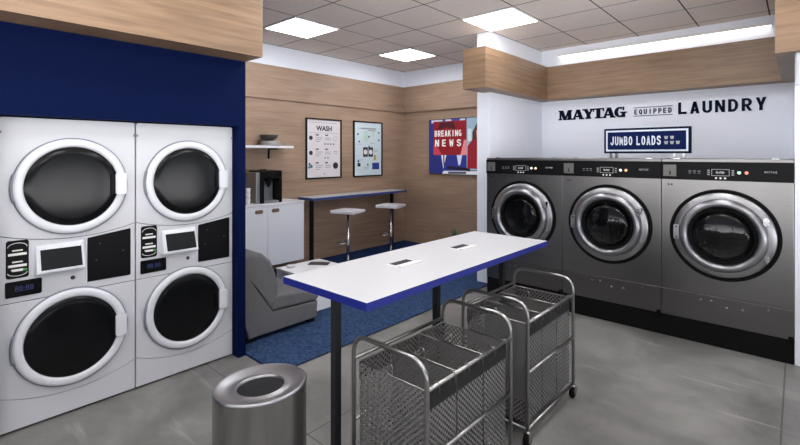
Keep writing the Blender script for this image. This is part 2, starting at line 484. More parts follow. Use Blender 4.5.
# stub wall between seating room and laundry, and the laundry back wall
b = BM(); box(b, -3.2, -3.0, 5.12, YW+.1, 0, HC); struct('wall_stub', b, M['white_wall'])
b = BM(); box(b, -3.0, 2.6, YW, YW+.1, 0, HC); struct('wall_back', b, M['white_wall'])
b = BM()
prism(b, [(-3.124, 4.665), (-2.80, 4.665), (-2.80, 6.436), (-2.80, YW), (-3.0, YW), (-3.0, 5.12), (-3.124, 5.12)], HB, HT, 'z')
struct('trim_3', b, M['wood'])
b = BM(); box(b, -2.80, -.142, 6.436, YW, HB, HT); struct('trim_4', b, M['wood'])
b = BM()
box(b, -.142, 2.6, 4.665, YW, HB, HT+.18); struct('trim_5', b, M['wood'])
b = BM(); box(b, -.024, 2.6, 4.80, YW, 0, HB); box(b, -.024, 2.6, 4.80, YW, HT+.18, HC); struct('wall_right_stub', b, M['white_wall'])
# navy partition that holds the stacked dryers
b = BM()
box(b, XL-.1, -3.483, 1.868, 1.935, 0, HC)                 # end post and wall behind the seats
box(b, -4.6, -3.483, -3.0, 1.868, 1.934, HC)                  # bulkhead over the machines
box(b, -4.7, -4.45, -3.0, 1.868, 0, 1.934)                  # back of the niche
box(b, -4.45, -3.483, -3.0, .375, 0, 1.934)
struct('wall_partition', b, M['blue_wall'])
b = BM(); box(b, -3.482, -3.217, -3.0, 1.935, 2.48, HC); struct('trim_6', b, M['wood'])
# unseen shop front behind and right, added to let light in: sill, posts, head
b = BM(); box(b, 2.5, 2.6, -3.0, 4.8, 0, .45); box(b, 2.5, 2.6, -3.0, 4.8, 2.95, HC)
for y in (-3.0, -1.1, .8, 2.7): box(b, 2.5, 2.6, y, y+.12, .45, 2.95)
box(b, 2.5, 2.6, 4.45, 4.8, .45, 2.95); struct('wall_right', b, M['off_wall'])
b = BM(); box(b, -4.6, 2.6, -3.1, -3.0, 0, .45); box(b, -4.6, 2.6, -3.1, -3.0, 2.95, HC)
for x in (-3.6, -1.9, -.2, 1.5, 2.48): box(b, x, x+.12, -3.1, -3.0, .45, 2.95)
struct('wall_front', b, M['off_wall'])
b = BM(); box(b, XL, -3.02, 1.936, 5.11, 0, .006); box(b, XL, -3.21, 5.11, YT, 0, .006)
struct('floor_carpet', b, M['navy_carpet'])

# rug
b = BM(); box(b, -5.1, -2.99, 1.945, 5.10, .0065, .014, .002); box(b, -5.1, -3.22, 5.10, 6.2, .0065, .014, .002)
tag(obj('rug', b, M['rug']), 'blue speckled carpet rug under the grey chair and beyond the white table', 'rug')

# ceiling light panels
def light_panel(i, j, label):
    x0, y0 = GX+i*GP, GY+j*GP
    t = thing('ceiling_light', label, 'ceiling light', (x0+GP/2, y0+GP/2, HC-.012), 0, 'square ceiling light panels')
    h = GP/2-.004
    b = BM(); box(b, -h+.02, h-.02, -h+.02, h-.02, .0, .008); obj('diffuser', b, M['panel_light'], t)
    b = BM()
    for a in ((-h, h, -h, -h+.019), (-h, h, h-.019, h), (-h, -h+.019, -h+.019, h-.019), (h-.019, h, -h+.019, h-.019)):
        box(b, a[0], a[1], a[2], a[3], -.002, .0115)
    obj('frame', b, M['white_trim'], t)
light_panel(0, 0, 'square ceiling light panel nearest the navy wall, left of the other panels')
light_panel(0, 3, 'square ceiling light panel over the far corner of the seating room')
light_panel(3, 2, 'square ceiling light panel touching the white column top')
for i, j in ((6, 2), (3, -1), (3, -4), (3, -7), (6, -1), (6, -4), (6, -7), (9, -1), (9, -5)):  # unseen panels added to light the laundry
    light_panel(i, j, 'square ceiling light panel out of view over the laundry floor')

# linear cove light on the ledge of the wood band
t = thing('linear_light', 'long thin white light strip above the wood band over the washers', 'strip light', (-1.47, 6.60, 3.16))
b = BM(); box(b, -1.24, 1.24, .0, .07, .012, .045, .004); obj('housing', b, M['white_trim'], t)
b = BM(); box(b, -1.235, 1.235, .003, .06, .0, .0115); obj('diffuser', b, M['strip_light'], t)

# small box on the right stub wall
t = thing('wall_box', 'light grey box fixed high on the white wall at right edge', 'wall box', (.03, 4.80, 2.38))
b = BM(); box(b, -.05, .07, -.06, -.001, -.13, .13, .008); obj('housing', b, M['wbox'], t)
b = BM(); box(b, -.035, .055, -.064, -.0605, -.10, .06, .001); obj('cover', b, M['enamel'], t)

# ------------------------------------------------------------------ wall lettering and sign
b = BM(); slab_word(b, 'MAYTAG', -2.73, -1.775, 2.214, 2.360, YW-.002)
tag(obj('wall_lettering', b, M['navy']), 'bold navy slab serif word, leftmost on the white wall above the washers', 'lettering')
t = thing('wall_lettering', 'small navy word between two thin lines, middle of the wall lettering', 'lettering', (-1.455, YW-.002, 2.275))
b = BM(); block_word(b, 'EQUIPPED', -.222, .222, -.034, .034, 0, .008, .5); obj('letters', b, M['navy'], t)
b = BM(); box(b, -.232, .232, -.006, 0, .052, .060); obj('line', b, M['navy'], t)
b = BM(); box(b, -.232, .232, -.006, 0, -.060, -.052); obj('line', b, M['navy'], t)
b = BM(); block_word(b, 'LAUNDRY', -1.160, -.278, 2.213, 2.364, YW-.002)
tag(obj('wall_lettering', b, M['navy']), 'bold navy sans serif word, rightmost on the white wall above the washers', 'lettering')

t = thing('counter_sign', 'navy framed sign with white lettering standing on the washers', 'sign', (-1.203, 5.2, 1.656))
w, z0, z1 = .409, .052, .322
b = BM(); box(b, -w, w, 0, .05, z0, z1, .004); obj('housing', b, M['navy'], t)
b = BM(); box(b, -w+.022, w-.022, -.003, -.0005, z0+.022, z1-.022); obj('border', b, M['sign_white'], t)
b = BM(); box(b, -w+.04, w-.04, -.006, -.0035, z0+.04, z1-.04); obj('face', b, M['sign_blue'], t)
b = BM(); block_word(b, 'LOADS', -.080, .148, .139, .235, -.0065, .002, .3); obj('letters', b, M['sign_white'], t)
b = BM(); block_word(b, 'JUMBO', -w+.070, -.120, .139, .235, -.0065, .002, .3); obj('letters', b, M['sign_white'], t)
b = BM()
for r_, row in enumerate(((0, 1), (0, 1, 2))):
    for k in row:
        x = .195+k*.052; z = .213-r_*.052
        prism(b, [(x-.018, z+.016), (x+.018, z+.016), (x+.012, z-.016), (x-.012, z-.016)], -.0065, -.008)
obj('symbols', b, M['grey_print'], t)
for x in (-.345, -.285, .265, .345):
    b = BM(); box(b, x-.012, x+.012, .01, .04, 0, z0); obj('stand', b, M['steel'], t)

# ------------------------------------------------------------------ stacked dryer over washer
def arc_pts(x0, x1, ze, zm, n=16):
    h = (x1-x0)/2; c = (x0+x1)/2
    return [(x0+(x1-x0)*k/n, zm+(ze-zm)*(((x0+(x1-x0)*k/n)-c)/h)**2) for k in range(n+1)]

def round_door(t, name, cz, ro=.31, ri=.258):
    d = thing_part = None
    b = BM()
    lathe(b, [(ro+.006, .0), (ro+.006, .010), (ro-.002, .016)], (0, 0, cz), '-y', 72)
    gap = obj(name, b, M['grey_plastic'], t, 'round door with white rim and dark glass')
    b = BM()
    pr = [(ro, .012), (ro-.002, .020), (ro-.009, .028), (ro-.020, .031), (ri+.016, .031), (ri+.006, .028), (ri, .022), (ri-.002, .012)]
    lathe(b, pr, (0, 0, cz), '-y', 72, cap=False); obj('door_rim', b, M['enamel_door'], gap)
    b = BM(); lathe(b, [(ri+.001, .014), (ri-.006, .020), (ri*.8, .023), (ri*.45, .025), (.001, .026)], (0, 0, cz), '-y', 72)
    obj('door_glass', b, M['black_gloss'], gap)
    b = BM(); prism(b, rrect(.268, cz+.005, .066, .150, .012), -.028, -.046, bev=.004); obj('door_handle', b, M['enamel_door'], gap)
    b = BM(); prism(b, rrect(.220, cz, .022, .135, .006), -.022, -.034); obj('handle_recess', b, M['black_panel'], gap)
    b = BM()
    pts = [(-(ro+.004)*math.cos(a), -.014, cz+(ro+.004)*math.sin(a)) for a in [math.radians(-16+32*k/8) for k in range(9)]]
    tube(b, pts, .009, 8); obj('hinge', b, M['grey_plastic'], gap)

def make_stack(label, loc):
    t = thing('stacked_laundry_machine', label, 'laundry machine', loc, PI/2, 'stacked white machines against the navy wall')
    W, H = .3665, 1.926
    b = BM(); box(b, -W, W, .014, .78, .012, H, .006); obj('cabinet', b, M['enamel'], t)
    b = BM(); box(b, -W+.02, W-.02, .03, .7, 0, .012); obj('foot', b, M['black_matte'], t)
    b = BM(); box(b, -W+.002, W-.002, .006, .0135, .02, H-.004); obj('seam_backing', b, M['seam'], t)
    g = .0022
    top = [(-W, H-.012), (-W+.012, H), (W-.012, H), (W, H-.012)]
    up = arc_pts(-W, W, 1.205+g, 1.150+g)
    b = BM(); prism(b, up+top[::-1], 0, .014, bev=.003); obj('dryer_front', b, M['enamel'], t)
    lo = arc_pts(-W, W, 1.205-g, 1.150-g)
    b = BM(); prism(b, [(-W, .79+g), (W, .79+g)]+lo[::-1], 0, .014, bev=.003); cp = obj('control_panel', b, M['enamel'], t)
    kk = arc_pts(-W, W, .226+g, .150+g)
    b = BM(); prism(b, kk+[(W, .79-g), (-W, .79-g)], 0, .014, bev=.003); obj('washer_front', b, M['enamel'], t)
    kl = arc_pts(-W, W, .226-g, .150-g)
    b = BM(); prism(b, [(-W, .014), (W, .014)]+kl[::-1], 0, .014, bev=.003); obj('kick_panel', b, M['enamel'], t)
    round_door(t, 'door', 1.490); round_door(t, 'door', .505)
    # controls
    b = BM(); prism(b, rrect(-.282, 1.056, .108, .232, .014), 0, -.004, bev=.001); dc = obj('instruction_decal', b, M['black_panel'], cp)
    b = BM()
    for z, w_ in ((1.110, .05), (1.090, .088), (1.083, .088), (1.040, .05), (1.020, .088), (1.013, .088), (.992, .06), (.986, .05)):
        box(b, -.282-w_/2, -.282+w_/2, -.0055, -.0042, z-.0035, z+.0045)
    pts = [(-.282+.046*math.cos(a), -.005, 1.13+.026*math.sin(a)) for a in [PI*k/10 for k in range(11)]]
    tube(b, pts, .0018, 6)
    pts = [(-.282+.046*math.cos(a), -.005, .975-.020*math.sin(a)) for a in [PI*k/10 for k in range(11)]]
    tube(b, pts, .0018, 6)
    for o_ in (b,): pass
    obj('decal_print', b, M['white_print'], cp)
    b = BM(); box(b, -.256, -.236, -.0056, -.0042, .982, .996); obj('decal_print', b, M['green_print'], cp)
    # tilted display bezel
    b = BM()
    q = [(-.204, .945), (.062, .945), (.056, 1.128), (-.196, 1.122)]
    f0 = [b.verts.new((x, 0, z)) for x, z in q]
    f1 = [b.verts.new((x*.94-.004, (-.070 if i < 2 else -.018), z+(.012 if i < 2 else -.008))) for i, (x, z) in enumerate(q)]
    fs = [b.faces.new(f1)]
    for i in range(4): fs.append(b.faces.new([f0[i], f0[(i+1) % 4], f1[(i+1) % 4], f1[i]]))
    bmesh.ops.bevel(b, geom=list(set(fs[0].edges)), offset=.008, segments=3, affect='EDGES')
    bz = obj('display_bezel', b, M['enamel_door'], cp)
    b = BM()
    def on(x, z, d): # point on the tilted face
        k = (z-.957)/(1.114-.957); return (x, -.070+k*.052-d, z)
    a_ = [on(-.176, .974, .003), on(.038, .974, .003), on(.038, 1.096, .003), on(-.176, 1.096, .003)]
    c_ = [on(-.176, .974, -.006), on(.038, .974, -.006), on(.038, 1.096, -.006), on(-.176, 1.096, -.006)]
    va = [b.verts.new(p) for p in a_]; vc = [b.verts.new(p) for p in c_]
    b.faces.new(va)
    for i in range(4): b.faces.new([vc[i], vc[(i+1) % 4], va[(i+1) % 4], va[i]])
    obj('display_screen', b, M['lcd'], cp)
    b = BM()
    prism(b, [(.078, .840), (.333, .838), (.338, .845), (.338, 1.166), (.333, 1.171), (.083, 1.137), (.078, 1.130)], 0, -.005, bev=.002)
    obj('service_panel', b, M['black_panel'], cp)
    for x, z in ((.13, .98), (.29, 1.02), (.15, 1.09)):
        b = BM(); lathe(b, [(.006, .0052), (.006, .0068)], (x, 0, z), '-y', 10); obj('lock', b, M['seam'], cp)
    b = BM(); prism(b, rrect(-.252, .874, .176, .096, .008), 0, -.006, bev=.002); obj('readout', b, M['black_gloss'], cp)
    b = BM(); text_bm(b, '88:88', -.295, -.205, .858, .892, -.0062, .001, .0); obj('readout_digits', b, M['led_blue'], cp)
    b = BM(); lathe(b, [(.013, 0), (.013, .004), (.009, .006)], (-.002, 0, .887), '-y', 20); obj('keyhole', b, M['seam'], cp)
    for sx in (-1, 1):
        b = BM(); box(b, sx*W-.012*(sx > 0), sx*W+.012*(sx < 0), -.004, -.0005, 1.825, 1.843, .001); obj('stud', b, M['grey_plastic'], t)
    return t
S1 = make_stack('stacked white dryer over washer at far left, cut by the photo edge', (-3.567, .753, 0))
dup(S1, (-3.567, 1.4945, 0), 'stacked white dryer over washer beside the navy wall end, right of the pair')

# ------------------------------------------------------------------ jumbo washers
def make_washer(label, loc):
    t = thing('jumbo_washer', label, 'washer', loc, 0, 'row of large steel washers')
    W = .4697
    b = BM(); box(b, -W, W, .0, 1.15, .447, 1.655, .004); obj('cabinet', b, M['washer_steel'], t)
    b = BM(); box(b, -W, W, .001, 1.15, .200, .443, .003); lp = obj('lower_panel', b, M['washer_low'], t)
    b = BM(); box(b, -W, W, .012, 1.10, 0, .200); obj('plinth', b, M['kick_black'], t)
    b = BM(); box(b, W-.035, W-.001, -.012, .0005, .188, .226); obj('plinth_clip', b, M['rubber'], t)
    b = BM(); box(b, -W, W, -.012, -.0005, 1.467, 1.630, .003); cp = obj('control_panel', b, M['black_panel'], t)
    cz = .992
    b = BM(); lathe(b, [(.400, .0005), (.400, .010), (.394, .014), (.372, .014), (.370, .002)], (0, 0, cz), '-y', 80, cap=False)
    gk = obj('door_seal', b, M['rubber'], t)
    b = BM(); lathe(b, [(.369, .001), (.369, .018), (.362, .026), (.318, .030)], (0, 0, cz), '-y', 80, cap=False)
    dr = obj('door', b, M['ring'], t, 'round porthole door with polished steel ring')
    b = BM()
    pr = [(.318, .028), (.316, .050), (.306, .074), (.290, .088), (.274, .090), (.260, .082), (.250, .064), (.246, .040), (.244, -.02)]
    lathe(b, pr, (0, 0, cz), '-y', 80, cap=False); obj('door_ring', b, M['torus'], dr)
    b = BM(); lathe(b, [(.248, .050), (.236, .060), (.222, .052), (.220, .03)], (0, 0, cz), '-y', 64, cap=False); obj('glass_seal', b, M['rubber'], dr)
    b = BM(); lathe(b, [(.221, .046), (.17, .058), (.09, .066), (.001, .069)], (0, 0, cz), '-y', 48); obj('door_glass', b, M['door_glass'], dr)
    b = BM(); lathe(b, [(.240, -.0005-.0), (.216, .030), (.214, .006), (.09, .008), (.07, .018), (.001, .02)], (0, 0, cz), '-y', 48)
    obj('drum', b, M['drum'], t)
    b = BM()
    for k in range(9):
        a = 2*PI*k/9+.2
        for r_ in (.19, .15):
            x, z = r_*math.cos(a), cz+r_*math.sin(a)
            lathe(b, [(.010, .009), (.008, .016), (.001, .018)], (x, 0, z), '-y', 10)
    obj('drum_bolts', b, M['chrome'], t)
    b = BM(); prism(b, rrect(-.338, cz, .045, .13, .01), -.018, -.060, bev=.004); h = obj('hinge', b, M['ring'], dr)
    b = BM()
    for z in (cz-.045, cz+.045): lathe(b, [(.008, .060), (.008, .066)], (-.338, 0, z), '-y', 10)
    obj('hinge_screw', b, M['seam'], h)
    b = BM(); prism(b, rrect(.300, cz+.15, .04, .07, .012), -.03, -.085, bev=.005); obj('door_handle', b, M['chrome'], dr)
    b = BM(); prism(b, rrect(.305, cz-.16, .03, .05, .01), -.02, -.05, bev=.003); obj('door_catch', b, M['ring'], dr)
    # controls
    b = BM(); y = -.0135
    x0, x1, z0, z1 = -.078, .052, 1.508, 1.568
    for a in ((x0, x1, z1-.005, z1), (x0, x1, z0, z0+.005), (x0, x0+.005, z0, z1), (x1-.005, x1, z0, z1)):
        box(b, a[0], a[1], y, -.0122, a[2], a[3])
    for sx in (x0-.030, x1+.014):
        for z in (1.520, 1.538, 1.556): box(b, sx, sx+.018, y, -.0122, z-.005, z+.005)
    for x in (-.25, -.215, -.18):
        box(b, x, x+.022, y, -.0122, 1.545, 1.550); box(b, x, x+.022, y, -.0122, 1.528, 1.531)
    obj('display_outline', b, M['grey_print'], cp)
    b = BM(); text_bm(b, '0:00', -.045, .015, 1.530, 1.548, -.0122, .001, .01); obj('display_digits', b, M['white_print'], cp)
    for x in (-.044, -.012, .020):
        b = BM(); lathe(b, [(.0085, .0122), (.0085, .016)], (x, 0, 1.489), '-y', 14); obj('button', b, M['white_print'], cp)
    b = BM(); text_bm(b, 'MAYTAG', .285, .365, 1.541, 1.558, -.0122, .001, .02); obj('brand_plate', b, M['grey_print'], cp)
    b = BM(); box(b, -.452, -.345, -.018, -.0122, 1.495, 1.602, .003); pl = obj('lock_plate', b, M['plate'], cp)
    b = BM(); box(b, -.400, -.390, -.0195, -.0182, 1.510, 1.545); obj('slot', b, M['rubber'], pl)
    b = BM()
    for x, z in ((-.385, 1.42), (-.41, 1.42)): lathe(b, [(.009, .0005), (.007, .004)], (x, 0, z), '-y', 12)
    obj('screw', b, M['seam'], t)
    b = BM()
    for x in (-.38, .33): box(b, x, x+.05, .06, .09, 1.6555, 1.662)
    obj('lid_bracket', b, M['chrome'], t)
    # raised symbols on the lower panel
    for x, z, r_ in ((-.16, .395, .007), (-.08, .40, .009), (.03, .360, .010), (.14, .365, .011), (.31, .405, .007)):
        b = BM(); lathe(b, [(r_, -.0006), (r_*.8, .003), (.001, .004)], (x, 0, z), '-y', 10); obj('rivet', b, M['ring'], lp)
    return t
lampcol = {}
def lamp_mat(n, c): 
    if n not in lampcol: lampcol[n] = emit(n+' indicator', c, 1.6)
    return lampcol[n]
W1 = make_washer('large steel washer at the left end of the row, by the white column', (-2.382, 4.781, 0))
W2 = dup(W1, (-1.4405, 4.781, 0), 'large steel washer in the middle of the row, below the sign')
W3 = dup(W1, (-.4975, 4.781, 0), 'large steel washer at the right end, beside the white wall')
for w_, (c1, c2) in ((W1, (('white', (255, 250, 240)), ('warm white', (255, 225, 200)))), (W2, (('white', (255, 250, 240)), ('orange', (255, 190, 140)))),
                     (W3, (('green', (190, 255, 200)), ('red', (255, 150, 130))))):
    cp = [c for c in w_.children if c.name.startswith('control_panel')][0]
    for x, cc in ((.118, c1), (.168, c2)):
        b = BM(); lathe(b, [(.013, .0122), (.012, .016), (.001, .0175)], (x, 0, 1.540), '-y', 16)
        obj('indicator_lamp', b, lamp_mat(*cc), cp, cc[0]+' indicator lamp')

# ------------------------------------------------------------------ folding table
TX, TY = -1.7435, 2.3165
t = thing('standing_table', 'long white standing table with blue edge and black legs', 'table', (TX, TY, 0))
hw, hl = .3235, .9495
b = BM(); box(b, -hw+.002, hw-.002, -hl+.002, hl-.002, 1.006, 1.042, .001); obj('tabletop', b, M['table_white'], t)
b = BM()
for a in ((-hw, hw, -hl, -hl+.0018), (-hw, hw, hl-.0018, hl), (-hw, -hw+.0018, -hl+.0018, hl-.0018), (hw-.0018, hw, -hl+.0018, hl-.0018)):
    box(b, a[0], a[1], a[2], a[3], 1.004, 1.0415)
obj('edge_band', b, M['edge_blue'], t)
b = BM()
box(b, -.04, .04, -.85, .85, .985, 1.0055); obj('under_rail', b, M['black_matte'], t)
for y in (1.463, 2.302, 3.155):
    b = BM(); box(b, -.020, .020, y-TY-.020, y-TY+.020, .010, .985, .004); lg = obj('leg', b, M['leg_black'], t)
    b = BM(); box(b, -.09, .09, y-TY-.09, y-TY+.09, 0, .0098, .002); obj('foot_plate', b, M['leg_black'], lg)
for y in (2.015, 2.640):
    cx = -1.765-TX
    b = BM(); box(b, cx-.062, cx+.062, y-TY-.098, y-TY+.098, 1.0423, 1.0445, .001); g_ = obj('power_outlet', b, M['white_trim'], t)
    b = BM(); box(b, cx-.055, cx-.002, y-TY-.078, y-TY+.078, 1.0446, 1.0465); obj('socket_strip', b, M['seam'], g_)
    b = BM()
    for k in range(5): box(b, cx-.045, cx-.012, y-TY-.068+k*.03, y-TY-.052+k*.03, 1.0466, 1.0475)
    obj('socket', b, M['black_matte'], g_)
    b = BM(); box(b, cx+.030, cx+.060, y-TY-.096, y-TY+.098, 1.0446, 1.052, .002); obj('flap', b, M['white_trim'], g_)
b = BM(); box(b, .06, .24, -.03, .12, .962, 1.0055, .006); obj('cable_box', b, M['black_matte'], t)

# ------------------------------------------------------------------ laundry carts
def make_cart(label, loc, L_=.70):
    t = thing('laundry_cart', label, 'cart', loc, 0, 'wheeled steel laundry carts')
    w, h = .225, L_/2
    R_ = .0105
    for sy in (-1, 1):
        b = BM()
        tube(b, bend([(-w, sy*h, .088), (-w, sy*h, .832), (w, sy*h, .832), (w, sy*h, .088)], .095, 8), R_, 12)
        fr = obj('end_frame', b, M['tube'], t)
        for z in (.094,):
            b = BM(); tube(b, [(-w+.008, sy*h, z), (w-.008, sy*h, z)], .007, 8); obj('cross_bar', b, M['tube'], fr)
    for sx in (-1, 1):
        for z in (.715, .42, .096):
            b = BM(); tube(b, [(sx*w, -h, z), (sx*w, h, z)], .0095, 10); rl = obj('side_rail', b, M['tube'], t)
    for sx in (-1, 1):
        for sy in (-1, 1):
            b = BM()
            lathe(b, [(.018, .0), (.018, .006), (.009, .008), (.009, .014)], (sx*w, sy*h, .075), 'z', 16)
            box(b, sx*w-.020, sx*w-.015, sy*h-.022, sy*h+.014, .028, .078); box(b, sx*w+.015, sx*w+.020, sy*h-.022, sy*h+.014, .028, .078)
            cs = obj('caster_fork', b, M['tube'], t)
            b = BM(); lathe(b, [(.010, -.013), (.034, -.013), (.038, -.008), (.038, .008), (.034, .013), (.010, .013)], (sx*w, sy*h-.008, .038), 'x', 24)
            obj('caster_wheel', b, M['rubber'], cs)
    bw, gap = .205, .006
    bl = (L_-.03)/3
    for k in range(3):
        y0 = -h+.015+k*bl+gap; y1 = y0+bl-2*gap
        b = BM()
        zt, zb, th = .700, .112, .0015
        cs = [(-bw, y0), (bw, y0), (bw, y1), (-bw, y1)]        # one folded sheet of perforated steel
        lo = [b.verts.new((x, y, zb)) for x, y in cs]; hi = [b.verts.new((x, y, zt)) for x, y in cs]
        for i in range(4): b.faces.new([lo[i], lo[(i+1) % 4], hi[(i+1) % 4], hi[i]])
        bn = obj('basket', b, M['perf'], t, 'perforated steel basket')
        b = BM(); box(b, -bw, bw, y0, y1, zb-.003, zb-.0005); obj('basket_floor', b, M['dark_sheet'], bn)
        b = BM(); box(b, bw+.0008, bw+.0028, y0, y1, .612, .700); obj('basket_band', b, M['dark_sheet'], bn)
        b = BM(); box(b, -bw-.0028, -bw-.0008, y0, y1, .612, .700); obj('basket_band', b, M['dark_sheet'], bn)
        b = BM()
        tube(b, [(-bw, y0, zt), (bw, y0, zt), (bw, y1, zt), (-bw, y1, zt)], .003, 6, closed=True)
        obj('basket_rim', b, M['tube'], bn)
        # wire handle that rises over the rim
        b = BM()
        tube(b, bend([(-bw+.09, y0+.004, zt-.05), (-bw+.09, y0+.004, zt+.045), (-bw+.21, y0+.004, zt+.045), (-bw+.21, y0+.004, zt-.05)], .012, 3), .003, 6)
        obj('basket_handle', b, M['tube'], bn)
        for yy in (y0+.05, y1-.05):
            b = BM(); tube(b, bend([(bw+.005, yy, .665), (bw+.005, yy, .7275), (w+.0125, yy, .7275), (w+.0125, yy, .685)], .008, 3), .002, 6)
            obj('hook', b, M['tube'], bn)
    return t
K1 = make_cart('wheeled steel laundry cart nearest the camera, beside the white table', (-1.3745, 1.8125, 0), .72)
make_cart('wheeled steel laundry cart farther back, nearer the steel washers', (-1.4025, 2.783, 0))

# ------------------------------------------------------------------ trash bin
t = thing('trash_bin', 'round brushed steel trash bin with slanted open lid, front left', 'bin', (-1.655, .987, 0))
R0 = .185
ur = (.745, .667)      # towards the right, then away
def slant(x, y): 
    r_ = x*.745+y*.667; f_ = -x*.667+y*.745
    return .758+.045*r_-.04*f_
b = BM(); seg = 72
def slant_rings(b, prof, ax=1.0, smooth=True):
    rows = []
    for r_, dz, fix in prof:
        row = []
        for k in range(seg):
            a = 2*PI*k/seg; x, y = r_*math.cos(a), r_*math.sin(a)
            row.append(b.verts.new((x, y, dz if fix else slant(x, y)+dz)))
        rows.append(row)
    for p, q in zip(rows, rows[1:]):
        for k in range(seg):
            f = b.faces.new([p[k], p[(k+1) % seg], q[(k+1) % seg], q[k]]); f.smooth = smooth
    return rows
slant_rings(b, [(R0, .03, True), (R0, -.010, False)]); obj('body', b, M['steel'], t)
b = BM(); slant_rings(b, [(R0+.001, -.009, False), (R0+.001, -.003, False), (R0-.002, .0, False), (R0-.006, .001, False),
                          (R0-.022, -.006, False), (R0-.06, -.016, False), (R0-.082, -.013, False), (R0-.087, -.010, False), (R0-.092, -.014, False), (R0-.094, -.05, False)])
obj('lid', b, M['chrome'] if False else M['ring'], t)
b = BM(); slant_rings(b, [(R0-.0925, -.020, False), (.001, -.022, False)]); obj('liner', b, M['black_matte'], t)
b = BM(); lathe(b, [(R0-.008, 0), (R0-.008, .030)], (0, 0, 0), 'z', 48); obj('base', b, M['rubber'], t)

# ------------------------------------------------------------------ seating room
# armless lounge chair
t = thing('lounge_chair', 'grey fabric armless lounge chair beside the navy wall end', 'chair', (-3.985, 2.05, 0))
hx = .36
b = BM(); prism(b, [(0, .055), (.745, .055), (.755, .215), (.225, .235), (-.035, .66), (-.06, .66), (-.075, .30)], -hx, hx, 'x', bev=.012); obj('base', b, M['grey_fabric'], t)
b = BM(); prism(b, [(.235, .245), (.745, .225), (.775, .25), (.77, .30), (.70, .345), (.29, .385), (.22, .36)], -hx+.005, hx-.005, 'x', bev=.022)
obj('seat_cushion', b, M['grey_fabric'], t)
b = BM(); prism(b, [(-.035, .690), (.225, .26), (.295, .365), (.300, .47), (.275, .60), (.225, .715), (.145, .79), (.04, .81), (-.06, .80), (-.075, .70)], -hx+.003, hx-.003, 'x', bev=.03)
obj('back_cushion', b, M['grey_fabric'], t)
for x in (-hx+.06, hx-.06):
    for y in (.02, .69):
        b = BM(); box(b, x-.035, x+.035, y-.03, y+.04, .015, .054, .003); obj('leg', b, M['black_matte'], t)

# coffee table
t = thing('coffee_table', 'white glossy cube coffee table behind the grey chair', 'table', (-4.15, 3.155, .0145))
b = BM(); box(b, -.30, .30, -.305, .305, .355, .386, .003); obj('tabletop', b, M['gloss_white'], t)
for sx in (-1, 1):
    b = BM(); box(b, sx*.30-.03*(sx > 0), sx*.30+.03*(sx < 0), -.30, .30, .0, .354, .002); obj('side_panel', b, M['gloss_white'], t)
b = BM(); box(b, -.269, .269, -.28, .29, .02, .05, .002); obj('shelf', b, M['gloss_white'], t)
b = BM(); box(b, -.07, .07, -.12, .12, 0, .006, .001)
m_ = obj('magazine', b, M['magazine']); m_.location = (-4.24, 3.30, .401); m_.rotation_euler = (0, 0, -.9)
tag(m_, 'dark magazine lying flat on the white coffee table', 'magazine')
b = BM(); lathe(b, [(.02, 0), (.045, .004), (.055, .022), (.052, .022), (.04, .008), (.001, .006)], (0, 0, 0), 'z', 24, cap=False)
m_ = obj('dish', b, M['ceramic']); m_.location = (-4.34, 2.98, .4015); tag(m_, 'small pale dish on the white coffee table, left of the magazine', 'dish')

# hanging cabinet
t = thing('cabinet', 'white wall cabinet with two doors under the coffee machine', 'cabinet', (-5.35, 3.30, 0), PI/2)
xr, z0, z1 = .588, .178, 1.030
b = BM(); box(b, -.59, xr, .02, .43, z0, z1-.031, .002); obj('body', b, M['cab_white'], t)
b = BM(); box(b, -.60, xr+.006, -.006, .43, z1-.03, z1, .002); obj('worktop', b, M['gloss_white'], t)
for a, c, hx_ in ((-.588, -.002, -.135), (.002, xr-.001, .115)):
    b = BM(); box(b, a, c, 0, .0195, z0+.002, z1-.034, .002); d = obj('door', b, M['cab_white'], t)
    b = BM(); prism(b, rrect(hx_, .928, .115, .05, .02), -.0005, -.010, bev=.003); obj('door_handle', b, M['brown'], d, 'brown oval door pull')

# coffee machine
t = thing('coffee_machine', 'black and silver coffee machine on the white cabinet', 'coffee machine', (-5.42, 3.39, 1.0305), PI/2)
b = BM(); box(b, -.165, .165, .14, .30, .0, .44, .006); obj('body', b, M['black_panel'], t)
b = BM(); box(b, -.165, .165, -.02, .139, .33, .44, .010); obj('head', b, M['black_panel'], t)
b = BM(); box(b, -.165, -.115, -.02, .139, .0, .329, .004); obj('side_panel', b, M['black_panel'], t)
b = BM(); box(b, .115, .165, -.02, .139, .0, .329, .004); obj('side_panel', b, M['black_panel'], t)
b = BM(); box(b, -.225, -.166, .0, .30, .0, .42, .008); obj('water_tank', b, M['silver'], t)
b = BM(); box(b, -.114, .114, -.02, .139, .0, .03, .003); obj('drip_tray', b, M['silver'], t)
b = BM(); box(b, -.10, .10, .120, .139, .031, .30, .003); obj('front_plate', b, M['silver'], t)
b = BM(); lathe(b, [(.045, .329), (.04, .27), (.02, .23), (.012, .21)], (0, .06, 0), 'z', 20); obj('spout', b, M['black_matte'], t)
b = BM(); box(b, -.07, .07, -.025, -.0205, .36, .42); obj('control_display', b, M['lcd'], t)
b = BM(); prism(b, [(-.05, .20), (.05, .20), (.042, .225), (-.042, .225)], .441, .455, 'z'); obj('bean_hopper', b, M['black_matte'], t)
b = BM(); lathe(b, [(.026, 0), (.034, .07), (.032, .07), (.024, .004)], (0, 0, 0), 'z', 24, cap=False)
cup = obj('cup', b, M['ceramic']); cup.location = (-5.48, 3.08, 1.0305)
tag(cup, 'lower white cup of the stack left of the coffee machine', 'cup', 'white cups on the cabinet')
